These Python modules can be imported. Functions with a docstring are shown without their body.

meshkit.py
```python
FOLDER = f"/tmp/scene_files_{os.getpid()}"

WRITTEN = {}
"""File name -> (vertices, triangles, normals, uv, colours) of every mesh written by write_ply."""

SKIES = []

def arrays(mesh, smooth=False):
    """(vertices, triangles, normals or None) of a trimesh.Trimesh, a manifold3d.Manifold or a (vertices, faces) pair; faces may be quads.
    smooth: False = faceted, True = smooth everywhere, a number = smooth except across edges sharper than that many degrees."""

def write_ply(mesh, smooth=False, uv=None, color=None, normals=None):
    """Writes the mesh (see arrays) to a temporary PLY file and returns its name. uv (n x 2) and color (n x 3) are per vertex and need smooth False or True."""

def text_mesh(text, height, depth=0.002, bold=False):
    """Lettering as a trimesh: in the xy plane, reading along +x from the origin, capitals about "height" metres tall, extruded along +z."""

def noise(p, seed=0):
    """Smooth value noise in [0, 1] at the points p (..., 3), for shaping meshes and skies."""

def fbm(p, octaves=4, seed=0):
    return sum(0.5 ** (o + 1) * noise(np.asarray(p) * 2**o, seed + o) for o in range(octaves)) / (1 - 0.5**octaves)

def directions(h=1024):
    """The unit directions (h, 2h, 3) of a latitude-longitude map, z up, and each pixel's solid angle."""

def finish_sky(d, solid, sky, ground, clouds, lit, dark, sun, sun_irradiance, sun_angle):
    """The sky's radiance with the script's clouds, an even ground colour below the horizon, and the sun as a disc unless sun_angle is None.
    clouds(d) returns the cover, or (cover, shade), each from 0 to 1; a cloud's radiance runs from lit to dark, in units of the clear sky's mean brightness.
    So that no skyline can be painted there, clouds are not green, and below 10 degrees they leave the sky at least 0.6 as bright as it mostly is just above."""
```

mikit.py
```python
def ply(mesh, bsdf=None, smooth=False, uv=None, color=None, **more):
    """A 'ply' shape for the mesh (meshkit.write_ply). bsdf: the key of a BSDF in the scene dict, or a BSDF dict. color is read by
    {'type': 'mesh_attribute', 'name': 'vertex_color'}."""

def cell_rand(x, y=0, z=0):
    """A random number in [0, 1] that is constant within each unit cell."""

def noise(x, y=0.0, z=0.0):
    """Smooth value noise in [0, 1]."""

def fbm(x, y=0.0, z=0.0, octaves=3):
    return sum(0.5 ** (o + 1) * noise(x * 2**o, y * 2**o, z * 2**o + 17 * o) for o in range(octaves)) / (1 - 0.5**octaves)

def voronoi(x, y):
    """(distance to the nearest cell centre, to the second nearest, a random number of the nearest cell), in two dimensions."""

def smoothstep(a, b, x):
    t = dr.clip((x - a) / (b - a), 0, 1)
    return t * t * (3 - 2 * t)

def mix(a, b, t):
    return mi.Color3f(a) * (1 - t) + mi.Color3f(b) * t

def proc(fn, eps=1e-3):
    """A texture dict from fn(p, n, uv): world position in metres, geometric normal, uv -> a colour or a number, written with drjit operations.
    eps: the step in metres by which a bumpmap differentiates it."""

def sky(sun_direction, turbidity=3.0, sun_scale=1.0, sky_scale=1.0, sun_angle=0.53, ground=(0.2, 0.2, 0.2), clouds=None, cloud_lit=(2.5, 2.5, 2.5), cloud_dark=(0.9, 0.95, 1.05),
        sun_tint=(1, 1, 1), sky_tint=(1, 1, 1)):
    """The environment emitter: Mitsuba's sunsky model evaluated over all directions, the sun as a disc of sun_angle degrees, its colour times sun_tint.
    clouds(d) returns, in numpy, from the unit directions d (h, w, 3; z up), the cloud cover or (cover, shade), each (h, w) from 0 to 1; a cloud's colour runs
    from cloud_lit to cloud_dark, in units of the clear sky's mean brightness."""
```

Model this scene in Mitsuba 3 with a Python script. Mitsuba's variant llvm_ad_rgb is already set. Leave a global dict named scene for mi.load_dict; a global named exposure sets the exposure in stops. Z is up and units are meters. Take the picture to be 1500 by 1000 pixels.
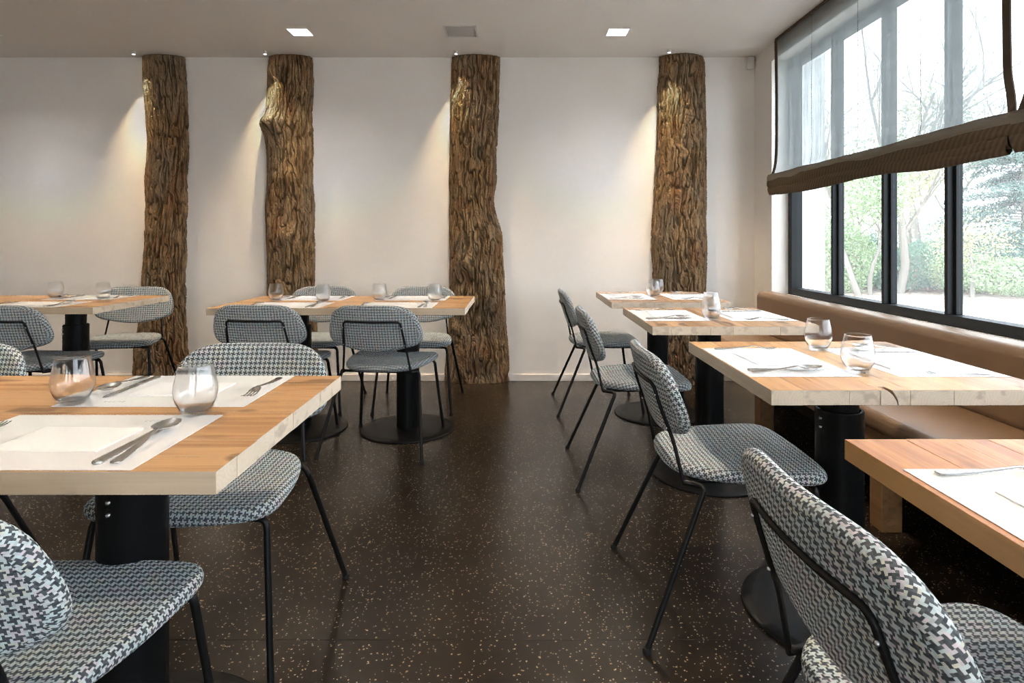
import math, random
import numpy as np, trimesh, mitsuba as mi, drjit as dr, mikit, meshkit
import shapely.geometry as sg
from mikit import proc, noise, fbm, voronoi, cell_rand, smoothstep, mix

T = mi.ScalarTransform4f
rng = np.random.RandomState(7)
scene, labels = {}, {}

# ------------------------------------------------------------------ camera, sky, lamps, exposure
CAM_Z, F = 1.11, 880.0
exposure = 0.13
scene['camera'] = {'type': 'perspective', 'fov': math.degrees(2 * math.atan(750 / F)), 'fov_axis': 'x',
                   'principal_point_offset_x': -7 / 1500, 'principal_point_offset_y': 148 / 1000, 'near_clip': 0.02, 'far_clip': 200.0,
                   'to_world': T().look_at(origin=[0, 0, CAM_Z], target=[0, 1, CAM_Z], up=[0, 0, 1])}


def overcast(d):
    n = meshkit.fbm(d * 3.0, 4, 5)
    return np.ones(n.shape), 0.25 + 0.5 * n


SKY = 2.6
scene['sky'] = mikit.sky((0.5, -0.2, 0.8), turbidity=4.0, sun_scale=0.0, sky_scale=1.0, ground=(0.3, 0.3, 0.28), clouds=overcast,
                         cloud_lit=(0.92, 1.02, 1.12), cloud_dark=(0.79, 0.90, 1.01))
scene['sky']['scale'] = 21.0 * SKY
LAMP = 950.0                                   # radiance of a recessed downlight
LAMP_RGB = (1.0, 0.82, 0.62)
SPOT = 11.0                                    # intensity of a trunk spotlight
SPOT_RGB = (1.0, 0.73, 0.43)

# ------------------------------------------------------------------ helpers
used = {}


def numbered(name):
    n = used.get(name, -1) + 1
    used[name] = n
    return name if n == 0 else f'{name}_{n:03d}'


def xf(loc=(0, 0, 0), rz=0.0, rx=0.0, ry=0.0, s=1.0):
    m = T().translate(list(map(float, loc))).rotate([0, 0, 1], rz)
    if rx: m = m.rotate([1, 0, 0], rx)
    if ry: m = m.rotate([0, 1, 0], ry)
    if s != 1.0: m = m.scale(s)
    return m


def add(key, shape, at=None, label=None, cat=None, group=None, kind=None):
    scene[key] = {**shape, 'to_world': at} if at is not None else dict(shape)
    note(key, label, cat, group, kind)
    return key


def note(key, label=None, cat=None, group=None, kind=None):
    d = {k: v for k, v in (('label', label), ('category', cat), ('group', group), ('kind', kind)) if v}
    if d: labels[key] = d


def part(parent, name, shape, at=None, **k):
    return add(numbered(parent + '__' + name), shape, at, **k)


def box(x0, x1, y0, y1, z0, z1):
    m = trimesh.creation.box((x1 - x0, y1 - y0, z1 - z0))
    m.apply_translation(((x0 + x1) / 2, (y0 + y1) / 2, (z0 + z1) / 2))
    return m


def cbox(x0, x1, y0, y1, z0, z1, c=0.003):
    p = []
    for sx in (0, 1):
        for sy in (0, 1):
            for sz in (0, 1):
                X, Y, Z = (x0, x1)[sx], (y0, y1)[sy], (z0, z1)[sz]
                ix, iy, iz = (1, -1)[sx] * c, (1, -1)[sy] * c, (1, -1)[sz] * c
                p += [(X, Y + iy, Z + iz), (X + ix, Y, Z + iz), (X + ix, Y + iy, Z)]
    return trimesh.convex.convex_hull(np.array(p))


def cat_(*ms):
    ms = [m for q in ms for m in (q if isinstance(q, (list, tuple)) else [q])]
    return trimesh.util.concatenate(ms)


def fillet(pts, r, n=6):
    pts = [np.array(p, float) for p in pts]
    out = [pts[0]]
    for a, b, c in zip(pts[:-2], pts[1:-1], pts[2:]):
        u, v = a - b, c - b
        lu, lv = np.linalg.norm(u), np.linalg.norm(v)
        d = min(r, lu * 0.48, lv * 0.48)
        p, q = b + u / lu * d, b + v / lv * d
        for t in np.linspace(0, 1, n):
            out.append((1 - t) ** 2 * p + 2 * t * (1 - t) * b + t * t * q)
    out.append(pts[-1])
    return np.array(out)


def tube(path, r, n=10, caps=True):
    path = np.asarray(path, float)
    r = np.broadcast_to(np.asarray(r, float), len(path))
    tan = np.gradient(path, axis=0)
    tan /= np.linalg.norm(tan, axis=1, keepdims=True) + 1e-12
    ref = np.array([0, 0, 1.0]) if abs(tan[0, 2]) < 0.9 else np.array([1.0, 0, 0])
    u = np.cross(tan[0], ref); u /= np.linalg.norm(u)
    V = []
    for i in range(len(path)):
        u = u - tan[i] * (u @ tan[i]); u /= np.linalg.norm(u)
        w = np.cross(tan[i], u)
        a = np.arange(n) * 2 * np.pi / n
        V.append(path[i] + r[i] * (np.cos(a)[:, None] * u + np.sin(a)[:, None] * w))
    V = np.vstack(V)
    f = []
    k = np.arange(n)
    for i in range(len(path) - 1):
        a, b = i * n + k, i * n + (k + 1) % n
        f.append(np.stack([a, b, b + n], 1)); f.append(np.stack([a, b + n, a + n], 1))
    if caps:
        V = np.vstack([V, path[:1], path[-1:]])
        c0, c1 = len(V) - 2, len(V) - 1
        f.append(np.stack([k * 0 + c0, (k + 1) % n, k], 1))
        e = (len(path) - 1) * n
        f.append(np.stack([k * 0 + c1, e + k, e + (k + 1) % n], 1))
    return trimesh.Trimesh(V, np.vstack(f), process=False)


def lathe(profile, n=40):
    p = np.asarray(profile, float)
    a = np.arange(n) * 2 * np.pi / n
    V = np.stack([p[:, None, 0] * np.cos(a), p[:, None, 0] * np.sin(a), np.broadcast_to(p[:, None, 1], (len(p), n))], -1).reshape(-1, 3)
    f, k = [], np.arange(n)
    for i in range(len(p) - 1):
        q, w = i * n + k, i * n + (k + 1) % n
        f.append(np.stack([q, w, w + n], 1)); f.append(np.stack([q, w + n, q + n], 1))
    m = trimesh.Trimesh(V, np.vstack(f), process=False)
    m.merge_vertices(); m.update_faces(m.nondegenerate_faces())
    if m.is_watertight and m.volume < 0: m.invert()
    return m


def extrude_y(poly, y0, y1):
    """polygon in (x, z), extruded along y"""
    m = trimesh.creation.extrude_polygon(poly, y1 - y0, engine='earcut')
    v = m.vertices.copy()
    m.vertices = np.stack([v[:, 0], y1 - v[:, 2], v[:, 1]], 1)
    return m


def extrude_x(poly, x0, x1):
    """polygon in (y, z), extruded along x"""
    m = trimesh.creation.extrude_polygon(poly, x1 - x0, engine='earcut')
    v = m.vertices.copy()
    m.vertices = np.stack([x0 + v[:, 2], v[:, 0], v[:, 1]], 1)
    return m


def rrect(x0, x1, y0, y1, r):
    return sg.box(x0 + r, y0 + r, x1 - r, y1 - r).buffer(r, quad_segs=6)


def grid_mesh(P, closed_u=False):
    """P (n, m, 3) -> open sheet"""
    n, m = P.shape[:2]
    i, j = np.meshgrid(np.arange(n - 1), np.arange(m - 1), indexing='ij')
    a = (i * m + j).ravel(); b = a + 1; c = a + m; d = c + 1
    return trimesh.Trimesh(P.reshape(-1, 3), np.vstack([np.stack([a, c, d], 1), np.stack([a, d, b], 1)]), process=False)


def slab(top, bot):
    """closed sheet between two (n, m, 3) grids"""
    n, m = top.shape[:2]
    A, B = grid_mesh(top), grid_mesh(bot)
    fB = B.faces[:, ::-1] + n * m
    rim = [i * m for i in range(n)] + [(n - 1) * m + j for j in range(1, m)] + [i * m + m - 1 for i in range(n - 2, -1, -1)] + [j for j in range(m - 2, 0, -1)]
    r = np.array(rim); s = np.roll(r, -1)
    fr = np.vstack([np.stack([r, r + n * m, s + n * m], 1), np.stack([r, s + n * m, s], 1)])
    M = trimesh.Trimesh(np.vstack([A.vertices, B.vertices]), np.vstack([A.faces, fB, fr]), process=False)
    if M.volume < 0: M.invert()
    return M


# ------------------------------------------------------------------ materials
def principled(rgb, rough=0.5, metal=0.0, spec=0.5, **k):
    base = {'type': 'rgb', 'value': list(rgb)} if isinstance(rgb, (tuple, list)) else rgb
    return {'type': 'principled', 'base_color': base, 'roughness': rough, 'metallic': metal, 'specular': spec, **k}


def two(b):
    return {'type': 'twosided', 'bsdf': b}


def diffuse(rgb):
    return {'type': 'diffuse', 'reflectance': {'type': 'rgb', 'value': list(rgb)} if isinstance(rgb, (tuple, list)) else rgb}


def plaster(p, n, uv):
    t = fbm(p.x * 3, p.y * 3, p.z * 3, 3)
    return mix((0.80, 0.765, 0.72), (0.83, 0.80, 0.76), t)


def floor_tex(p, n, uv):
    base = mix((0.0085, 0.0062, 0.0045), (0.0155, 0.0115, 0.0085), fbm(p.x * 6, p.y * 6, 0, 3))
    col = base
    for s, th, seed, rad in ((62.0, 0.80, 0.0, 0.185), (105.0, 0.85, 31.7, 0.20)):
        wx = p.x * s + seed + 0.5 * noise(p.x * s * 0.7, p.y * s * 0.7, 2)
        wy = p.y * s + seed + 0.5 * noise(p.x * s * 0.7, p.y * s * 0.7, 9)
        d1, d2, r = voronoi(wx, wy)
        r2 = dr.clip((r - th) / (1 - th), 0, 1)
        m = dr.select(r > th, 1.0, 0.0) * smoothstep(rad, rad * 0.6, d1 * (0.8 + 0.6 * r2))
        col = mix(col, mix((0.20, 0.14, 0.08), (0.55, 0.44, 0.30), r2), m)
    return col


def floor_rough(p, n, uv):
    return 0.20 + 0.10 * fbm(p.x * 4, p.y * 4, 3, 3)


def wood(top_a, top_b, side_a, side_b, along_y, seed):
    def fn(p, n, uv):
        a, b = (p.y, p.x) if along_y else (p.x, p.y)
        k = dr.floor(b / 0.0875)
        w = fbm(a * 2.2 + 13 * cell_rand(k, seed), b * 26, p.z * 26 + seed, 3)
        g = fbm(a * 5 + seed, b * 150 + 5 * w, p.z * 150, 2)
        kn = fbm(a * 7 + 31 * seed, b * 11 + seed, 1, 2)
        t = dr.clip(0.55 * w + 0.5 * g + 0.35 * (cell_rand(k, seed, 3) - 0.5), 0, 1)
        top = mix(top_a, top_b, smoothstep(0.25, 0.85, t))
        top = mix(top, mi.Color3f(top_b) * 0.45, smoothstep(0.70, 0.80, kn) * 0.75)
        # fine dark checks along the grain
        crack = fbm(a * 9 + 7 * seed, b * 210, 5, 2)
        top = mix(top, mi.Color3f(top_b) * 0.35, smoothstep(0.74, 0.82, crack) * 0.3)
        sd = mix(side_a, side_b, dr.clip(0.5 * g + 0.55 * w, 0, 1))
        # end grain: growth rings and grey stains on the sawn ends
        rx, rz = b - (k + cell_rand(k, seed, 5)) * 0.0875, (p.z - 0.70) * 1.2 - 0.06 * cell_rand(k, seed, 6)
        rr = dr.sqrt(rx * rx + rz * rz) + 0.006 * fbm(b * 60, p.z * 60, seed, 2)
        rings = 0.5 + 0.5 * dr.sin(rr * 800)
        stain = fbm(b * 35, p.z * 45, seed + 3, 3)
        end = mix(mi.Color3f(side_a) * mi.Color3f(1.10, 1.14, 1.2), mi.Color3f(side_b) * 1.15, rings * 0.14 + 0.5 * g * 0.4)
        end = mix(end, mi.Color3f(side_b) * mi.Color3f(0.75, 0.78, 0.85), smoothstep(0.50, 0.75, stain) * 0.45)
        gn = dr.abs(n.y if along_y else n.x)
        sd = mix(sd, end, smoothstep(0.6, 0.9, gn))
        return mix(sd, top, smoothstep(0.5, 0.9, n.z))
    return fn


OAK = ((0.50, 0.295, 0.138), (0.35, 0.178, 0.072))
RAW = ((0.60, 0.50, 0.375), (0.42, 0.325, 0.225))
OAKG = ((0.42, 0.265, 0.155), (0.20, 0.115, 0.063))
for i in range(3):
    scene[f'wood_x_{i}'] = principled(proc(wood(OAK[0], OAK[1], RAW[0], RAW[1], False, 3 + 5 * i)), 0.42, spec=0.4)
    scene[f'wood_y_{i}'] = principled(proc(wood(OAK[0] if i else OAKG[0], OAK[1] if i else OAKG[1], RAW[0], RAW[1], True, 4 + 5 * i)), 0.38, spec=0.45)
    scene[f'wood_g_{i}'] = principled(proc(wood(OAKG[0], OAKG[1], RAW[0], RAW[1], True, 6 + 5 * i)), 0.40, spec=0.45)
for i in range(3):
    scene[f'wood_o_{i}'] = principled(proc(wood((0.47, 0.235, 0.080), (0.31, 0.118, 0.032), (0.58, 0.33, 0.135), (0.42, 0.21, 0.075), True, 9 + 5 * i)), 0.36, spec=0.45)
scene['wood_frame'] = principled(proc(wood((0.26, 0.145, 0.065), (0.15, 0.078, 0.032), (0.26, 0.145, 0.065), (0.15, 0.078, 0.032), True, 44)), 0.5, spec=0.3)


P_H = 0.0148


def hound(p, n, uv):
    u, v = uv.x * (4 / P_H), uv.y * (4 / P_H)
    i, j = dr.floor(u), dr.floor(v)
    md = lambda a, k: a - k * dr.floor(a / k)
    a4, b4 = md(i, 4), md(j, 4)
    body = (a4 > 0.5) & (a4 < 2.5) & (b4 > 0.5) & (b4 < 2.5)
    arm = ((a4 < 0.5) & (b4 > 0.5) & (b4 < 1.5)) | ((a4 > 0.5) & (a4 < 1.5) & (b4 > 2.5)) | ((a4 > 2.5) & (b4 > 1.5) & (b4 < 2.5)) | ((a4 > 1.5) & (a4 < 2.5) & (b4 < 0.5))
    dark = body | arm
    warp = cell_rand(dr.floor(i / 4), dr.floor(j / 4), 2) > 0.6
    ti = dr.floor(dr.select(warp, i, j) / 4)
    seg = dr.floor(dr.select(warp, j, i) / 12)
    r = cell_rand(ti, dr.select(warp, 3.0, 9.0), seg)
    r2 = cell_rand(i, j, 4)
    light = mix((0.40, 0.45, 0.47), (0.56, 0.60, 0.61), r2)
    light = mix(light, (0.60, 0.47, 0.54), dr.select(r > 0.82, 0.4, 0.0))
    light = mix(light, (0.60, 0.58, 0.42), dr.select(r < 0.18, 0.4, 0.0))
    light = mix(light, (0.46, 0.59, 0.60), dr.select((r > 0.40) & (r < 0.66), 0.5, 0.0))
    dk = mix((0.036, 0.045, 0.055), (0.100, 0.113, 0.125), r2)
    return dr.select(dark, dk, light)


scene['plaster'] = diffuse(proc(plaster))
scene['ceiling_paint'] = diffuse((0.74, 0.705, 0.66))
scene['skirting'] = principled((0.70, 0.66, 0.62), 0.5, spec=0.3)
scene['rubber_floor'] = principled(proc(floor_tex), proc(floor_rough), spec=0.42)
scene['houndstooth'] = two(principled(proc(hound), 0.9, spec=0.15, sheen=0.25))
scene['black_metal'] = principled((0.004, 0.0045, 0.005), 0.4, spec=0.25)
scene['black_base'] = principled((0.0035, 0.004, 0.0045), 0.40, spec=0.18)
scene['black_rubber'] = principled((0.01, 0.01, 0.01), 0.7, spec=0.3)
scene['steel'] = {'type': 'roughconductor', 'material': 'none', 'alpha': 0.12, 'specular_reflectance': {'type': 'rgb', 'value': [0.92, 0.90, 0.87]}}
scene['bolt_steel'] = {'type': 'roughconductor', 'material': 'none', 'alpha': 0.2, 'specular_reflectance': {'type': 'rgb', 'value': [0.75, 0.75, 0.75]}}
scene['glassware'] = {'type': 'dielectric', 'int_ior': 1.5, 'ext_ior': 1.0}
scene['glass_wall'] = {'type': 'thindielectric', 'int_ior': 1.52, 'ext_ior': 1.0}
scene['pane_glass'] = {'type': 'thindielectric', 'int_ior': 1.5, 'ext_ior': 1.0}
scene['paper'] = two(diffuse((0.82, 0.815, 0.81)))
scene['napkin_paper'] = two(diffuse((0.92, 0.91, 0.90)))
scene['ink'] = two(diffuse((0.25, 0.25, 0.27)))
scene['leatherette'] = principled((0.165, 0.100, 0.056), 0.40, spec=0.55)
scene['dark_panel'] = principled((0.012, 0.010, 0.009), 0.7, spec=0.2)
scene['frame_metal'] = principled((0.010, 0.012, 0.013), 0.45, spec=0.2)
scene['white_plastic'] = principled((0.75, 0.74, 0.72), 0.4, spec=0.4)
scene['grille'] = principled((0.64, 0.61, 0.58), 0.5, spec=0.3)
scene['render_white'] = diffuse((0.50, 0.53, 0.53))
scene['lamp_glow'] = diffuse((0.8, 0.8, 0.8))


def sheer_op(p, n, uv):
    a = fbm(p.y * 60, p.z * 3, 0, 2)
    b = fbm(p.y * 4, p.z * 90, 4, 2)
    return dr.clip(0.66 + 0.40 * (a - 0.5) + 0.2 * (b - 0.5), 0.05, 0.95)


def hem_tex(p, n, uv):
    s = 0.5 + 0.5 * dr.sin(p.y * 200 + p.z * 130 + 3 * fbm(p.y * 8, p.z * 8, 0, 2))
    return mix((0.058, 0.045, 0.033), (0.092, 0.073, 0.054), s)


scene['sheer_cloth'] = {'type': 'mask', 'opacity': proc(sheer_op), 'bsdf': {'type': 'principledthin', 'base_color': {'type': 'rgb', 'value': [0.26, 0.285, 0.285]}, 'roughness': 0.9, 'diff_trans': 1.0, 'spec_trans': 0.0, 'eta': 1.1}}
scene['hem_cloth'] = two(diffuse(proc(hem_tex)))
scene['tape_cloth'] = two(diffuse((0.075, 0.060, 0.048)))


scene['bark'] = two(diffuse({'type': 'mesh_attribute', 'name': 'vertex_color'}))

# ------------------------------------------------------------------ room shell
YB, XR, ZC = 4.753, 1.88, 2.557
XL, YF, XG = -5.4, -3.6, 2.02
SILL, HEAD, YW0, YW1 = 0.715, 2.43, -2.6, 4.43


def struct(key, mesh, bsdf, label, smooth=False):
    return add(key, mikit.ply(mesh, bsdf, smooth), label=label, kind='structure')


struct('floor', box(XL, XR + 0.2, YF - 0.2, YB + 0.1, -0.12, -0.004), 'black_rubber', 'dark speckled rubber floor')
for y0, y1 in ((-3.6, -2.33), (-2.33, -0.33), (-0.33, 1.67), (1.67, 3.67), (3.67, 4.753)):
    part('floor', 'sheet', mikit.ply(cbox(XL, XR, y0 + 0.0006, y1 - 0.0006, -0.004, 0.0, 0.0006), 'rubber_floor'))
lamp_xy = [(x, y) for y in (4.175, 2.0, -0.15, -2.3) for x in (-3.71, -1.505, 0.70)]
LW = 0.068
ceil = sg.box(XL - 0.1, YF - 0.1, XR + 0.22, YB + 0.1)
for x, y in lamp_xy:
    ceil = ceil.difference(sg.box(x - LW, y - LW, x + LW, y + LW))
cm = trimesh.creation.extrude_polygon(ceil, 0.12, engine='earcut'); cm.apply_translation((0, 0, ZC))
struct('ceiling', cm, 'ceiling_paint', 'off-white plaster ceiling')
struct('ceiling__roof_slab', box(XL - 0.1, XR + 0.22, YF - 0.1, YB + 0.1, ZC + 0.12, ZC + 0.2), 'dark_panel', None); labels.pop('ceiling__roof_slab', None)
struct('wall_back', box(XL - 0.1, XR + 0.22, YB, YB + 0.12, 0, ZC), 'plaster', 'off-white back wall behind the trunks')
struct('wall_left', box(XL - 0.12, XL, YF, YB, 0, ZC), 'plaster', 'off-white wall at the left')
wr = cat_(box(XR, XR + 0.22, YW1, YB, 0, ZC), box(XR, XR + 0.22, YW0, YW1, 0, SILL), box(XR, XR + 0.22, YW0, YW1, HEAD, ZC), box(XR, XR + 0.22, YF, YW0, 0, ZC))
struct('wall_right', wr, 'plaster', 'off-white wall around the long window')
wf = cat_(box(XL, -1.1, YF - 0.12, YF, 0, ZC), box(-0.1, 0.4, YF - 0.12, YF, 0, ZC), box(-1.1, 1.4, YF - 0.12, YF, 2.0, ZC), box(-1.1, 1.4, YF - 0.12, YF, 0, 0.1), box(1.4, XR, YF - 0.12, YF, 0, ZC))
struct('wall_front', wf, 'plaster', 'off-white wall behind the viewer')
sk = cat_(cbox(XL, XR, YB - 0.014, YB, 0.0, 0.054, 0.003))
struct('baseboard_back', sk, 'skirting', 'pale skirting board along the back wall')
struct('baseboard_right', cbox(XR - 0.014, XR, 4.36, YB - 0.014, 0.0, 0.054, 0.003), 'skirting', 'short pale skirting board by the corner')

# long window on the right: frame, mullions, panes
fr = cat_(cbox(XG - 0.02, XG + 0.06, YW1 - 0.055, YW1, SILL, HEAD, 0.002), cbox(XG - 0.02, XG + 0.06, YW0, YW0 + 0.05, SILL, HEAD, 0.002),
          cbox(XG - 0.02, XG + 0.06, YW0 + 0.05, YW1 - 0.055, SILL, SILL + 0.05, 0.002), cbox(XG - 0.02, XG + 0.06, YW0 + 0.05, YW1 - 0.055, HEAD - 0.05, HEAD, 0.002))
struct('window_1', fr, 'frame_metal', 'long window with slim dark metal frame above the bench')
mull = [3.82, 3.29, 2.805, 2.30, 1.79, 1.28, 0.77, 0.26, -0.25, -0.76, -1.27, -1.78]
for y in mull:
    mm = cat_(cbox(XG - 0.018, XG + 0.058, y - 0.010, y + 0.010, SILL + 0.05, HEAD - 0.05, 0.002), cbox(XG + 0.012, XG + 0.030, y - 0.026, y + 0.026, SILL + 0.05, HEAD - 0.05, 0.002))
    part('window_1', 'mullion', mikit.ply(mm, 'frame_metal'))
edges = [YW1 - 0.055] + mull + [YW0 + 0.05]
for a, b in zip(edges[:-1], edges[1:]):
    q = trimesh.Trimesh([(XG + 0.021, b, SILL + 0.05), (XG + 0.021, a, SILL + 0.05), (XG + 0.021, a, HEAD - 0.05), (XG + 0.021, b, HEAD - 0.05)], [(0, 1, 2), (0, 2, 3)])
    part('window_1', 'pane', mikit.ply(q, 'pane_glass'))
# a big window behind the viewer
for w, (a, b) in enumerate(((-1.1, -0.1), (0.4, 1.4))):
    k = f'window_{w + 2}'
    yf = YF - 0.06
    struct(k, cat_(cbox(a, a + 0.05, yf - 0.03, yf + 0.03, 0.1, 2.0), cbox(b - 0.05, b, yf - 0.03, yf + 0.03, 0.1, 2.0), cbox(a + .05, b - .05, yf - 0.03, yf + 0.03, 0.1, 0.15), cbox(a + .05, b - .05, yf - 0.03, yf + 0.03, 1.95, 2.0)), 'frame_metal',
           '%s window behind the viewer' % ('left', 'right')[w])
    n = 2
    for i in range(n):
        x0, x1 = a + 0.05 + (b - a - 0.1) * i / n, a + 0.05 + (b - a - 0.1) * (i + 1) / n
        q = trimesh.Trimesh([(x0, yf, 0.15), (x1, yf, 0.15), (x1, yf, 1.95), (x0, yf, 1.95)], [(0, 1, 2), (0, 2, 3)])
        part(k, 'pane', mikit.ply(q, 'pane_glass'))
        if i: part(k, 'mullion', mikit.ply(cbox(x0 - 0.02, x0 + 0.02, yf - 0.03, yf + 0.03, 0.15, 1.95, 0.002), 'frame_metal'))

# ------------------------------------------------------------------ lamps
glow = trimesh.Trimesh([(-LW, -LW, 0), (-LW, LW, 0), (LW, LW, 0), (LW, -LW, 0)], [(0, 1, 2), (0, 2, 3)])
glow_ply = mikit.ply(glow, 'lamp_glow', emitter={'type': 'area', 'radiance': {'type': 'rgb', 'value': [LAMP * c for c in LAMP_RGB]}})
ring = sg.box(-LW - 0.008, -LW - 0.008, LW + 0.008, LW + 0.008).difference(sg.box(-LW, -LW, LW, LW))
ringm = trimesh.creation.extrude_polygon(ring, 0.003, engine='earcut'); ringm.apply_translation((0, 0, -0.003))
ring_ply = mikit.ply(ringm, 'white_plastic')
for i, (x, y) in enumerate(lamp_xy):
    k = numbered('ceiling_downlight')
    part(k, 'frame', ring_ply, xf((x, y, ZC)))
    part(k, 'lamp', glow_ply, xf((x, y, ZC + 0.095)))
    if y > 4: lb = ('square recessed ceiling downlight out of view at the far left', 'square recessed ceiling downlight above the second trunk', 'square recessed ceiling downlight left of the fourth trunk')[i % 3]
    else: lb = 'square recessed ceiling downlight outside the picture, %s row %s' % (('left', 'middle', 'right')[i % 3], ('', 'second', 'third', 'fourth')[i // 3])
    note(k, lb, 'ceiling light', 'recessed ceiling downlights')
spot_body = mikit.ply(lathe([(0, 0), (0.019, 0), (0.019, -0.003), (0.014, -0.005), (0.014, -0.022), (0.013, -0.024), (0, -0.024)], 24), 'white_plastic', 30)
lens = mikit.ply(trimesh.Trimesh(np.vstack([[(0, 0, 0)], [(0.0105 * math.cos(a), 0.0105 * math.sin(a), 0) for a in np.arange(16) * math.pi / 8]]), [(0, (k + 1) % 16 + 1, k + 1) for k in range(16)]), 'lamp_glow',
                 emitter={'type': 'area', 'radiance': {'type': 'rgb', 'value': [60, 52, 38]}})
for i, (x, y, tx, ty) in enumerate(((-2.93, 4.595, -2.87, 4.73), (-1.925, 4.595, -1.865, 4.73), (-0.464, 4.59, -0.40, 4.73), (1.156, 4.555, 1.22, 4.69))):
    k = numbered('ceiling_spotlight')
    part(k, 'housing', spot_body, xf((x, y, ZC)))
    part(k, 'lens', lens, xf((x, y, ZC - 0.0246)))
    scene[f'spot_beam_{i}'] = {'type': 'spot', 'intensity': {'type': 'rgb', 'value': [SPOT * c for c in SPOT_RGB]}, 'cutoff_angle': 28.0, 'beam_width': 7.0,
                               'to_world': T().look_at(origin=[x, y, ZC - 0.034], target=[tx, ty, 0.9], up=[0, 1, 0])}
    note(k, 'tiny white ceiling spotlight shining down the %s tree trunk' % ('first', 'second', 'third', 'fourth')[i], 'spotlight', 'trunk spotlights')

# ceiling vent
k = numbered('ceiling_vent')
part(k, 'frame', mikit.ply(cat_(*[cbox(*b, ZC - 0.006, ZC, 0.001) for b in ((-0.50, -0.27, 4.045, 4.06), (-0.50, -0.27, 4.255, 4.27), (-0.50, -0.485, 4.06, 4.255), (-0.285, -0.27, 4.06, 4.255))]), 'grille'))
slat = trimesh.creation.box((0.20, 0.009, 0.0015))
slat_ply = mikit.ply(slat, 'grille')
for i in range(13):
    part(k, 'slat', slat_ply, xf((-0.385, 4.07 + 0.0146 * i, ZC - 0.004), rx=35))
note(k, 'square white ventilation grille in the ceiling above the third trunk', 'vent')
k = numbered('motion_sensor')
part(k, 'body', mikit.ply(cbox(1.812, 1.868, YB - 0.045, YB, 2.455, 2.553, 0.008), 'white_plastic', 40))
part(k, 'lens', mikit.ply(cbox(1.822, 1.858, YB - 0.050, YB - 0.044, 2.468, 2.505, 0.003), 'white_plastic', 40))
note(k, 'small white motion sensor in the upper right corner of the back wall', 'sensor')

# ------------------------------------------------------------------ tree trunks on the wall
def px(x): return (x - 757) / 880 * 4.70
def pz(y): return CAM_Z - (y - 352) / 880 * 4.70


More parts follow.
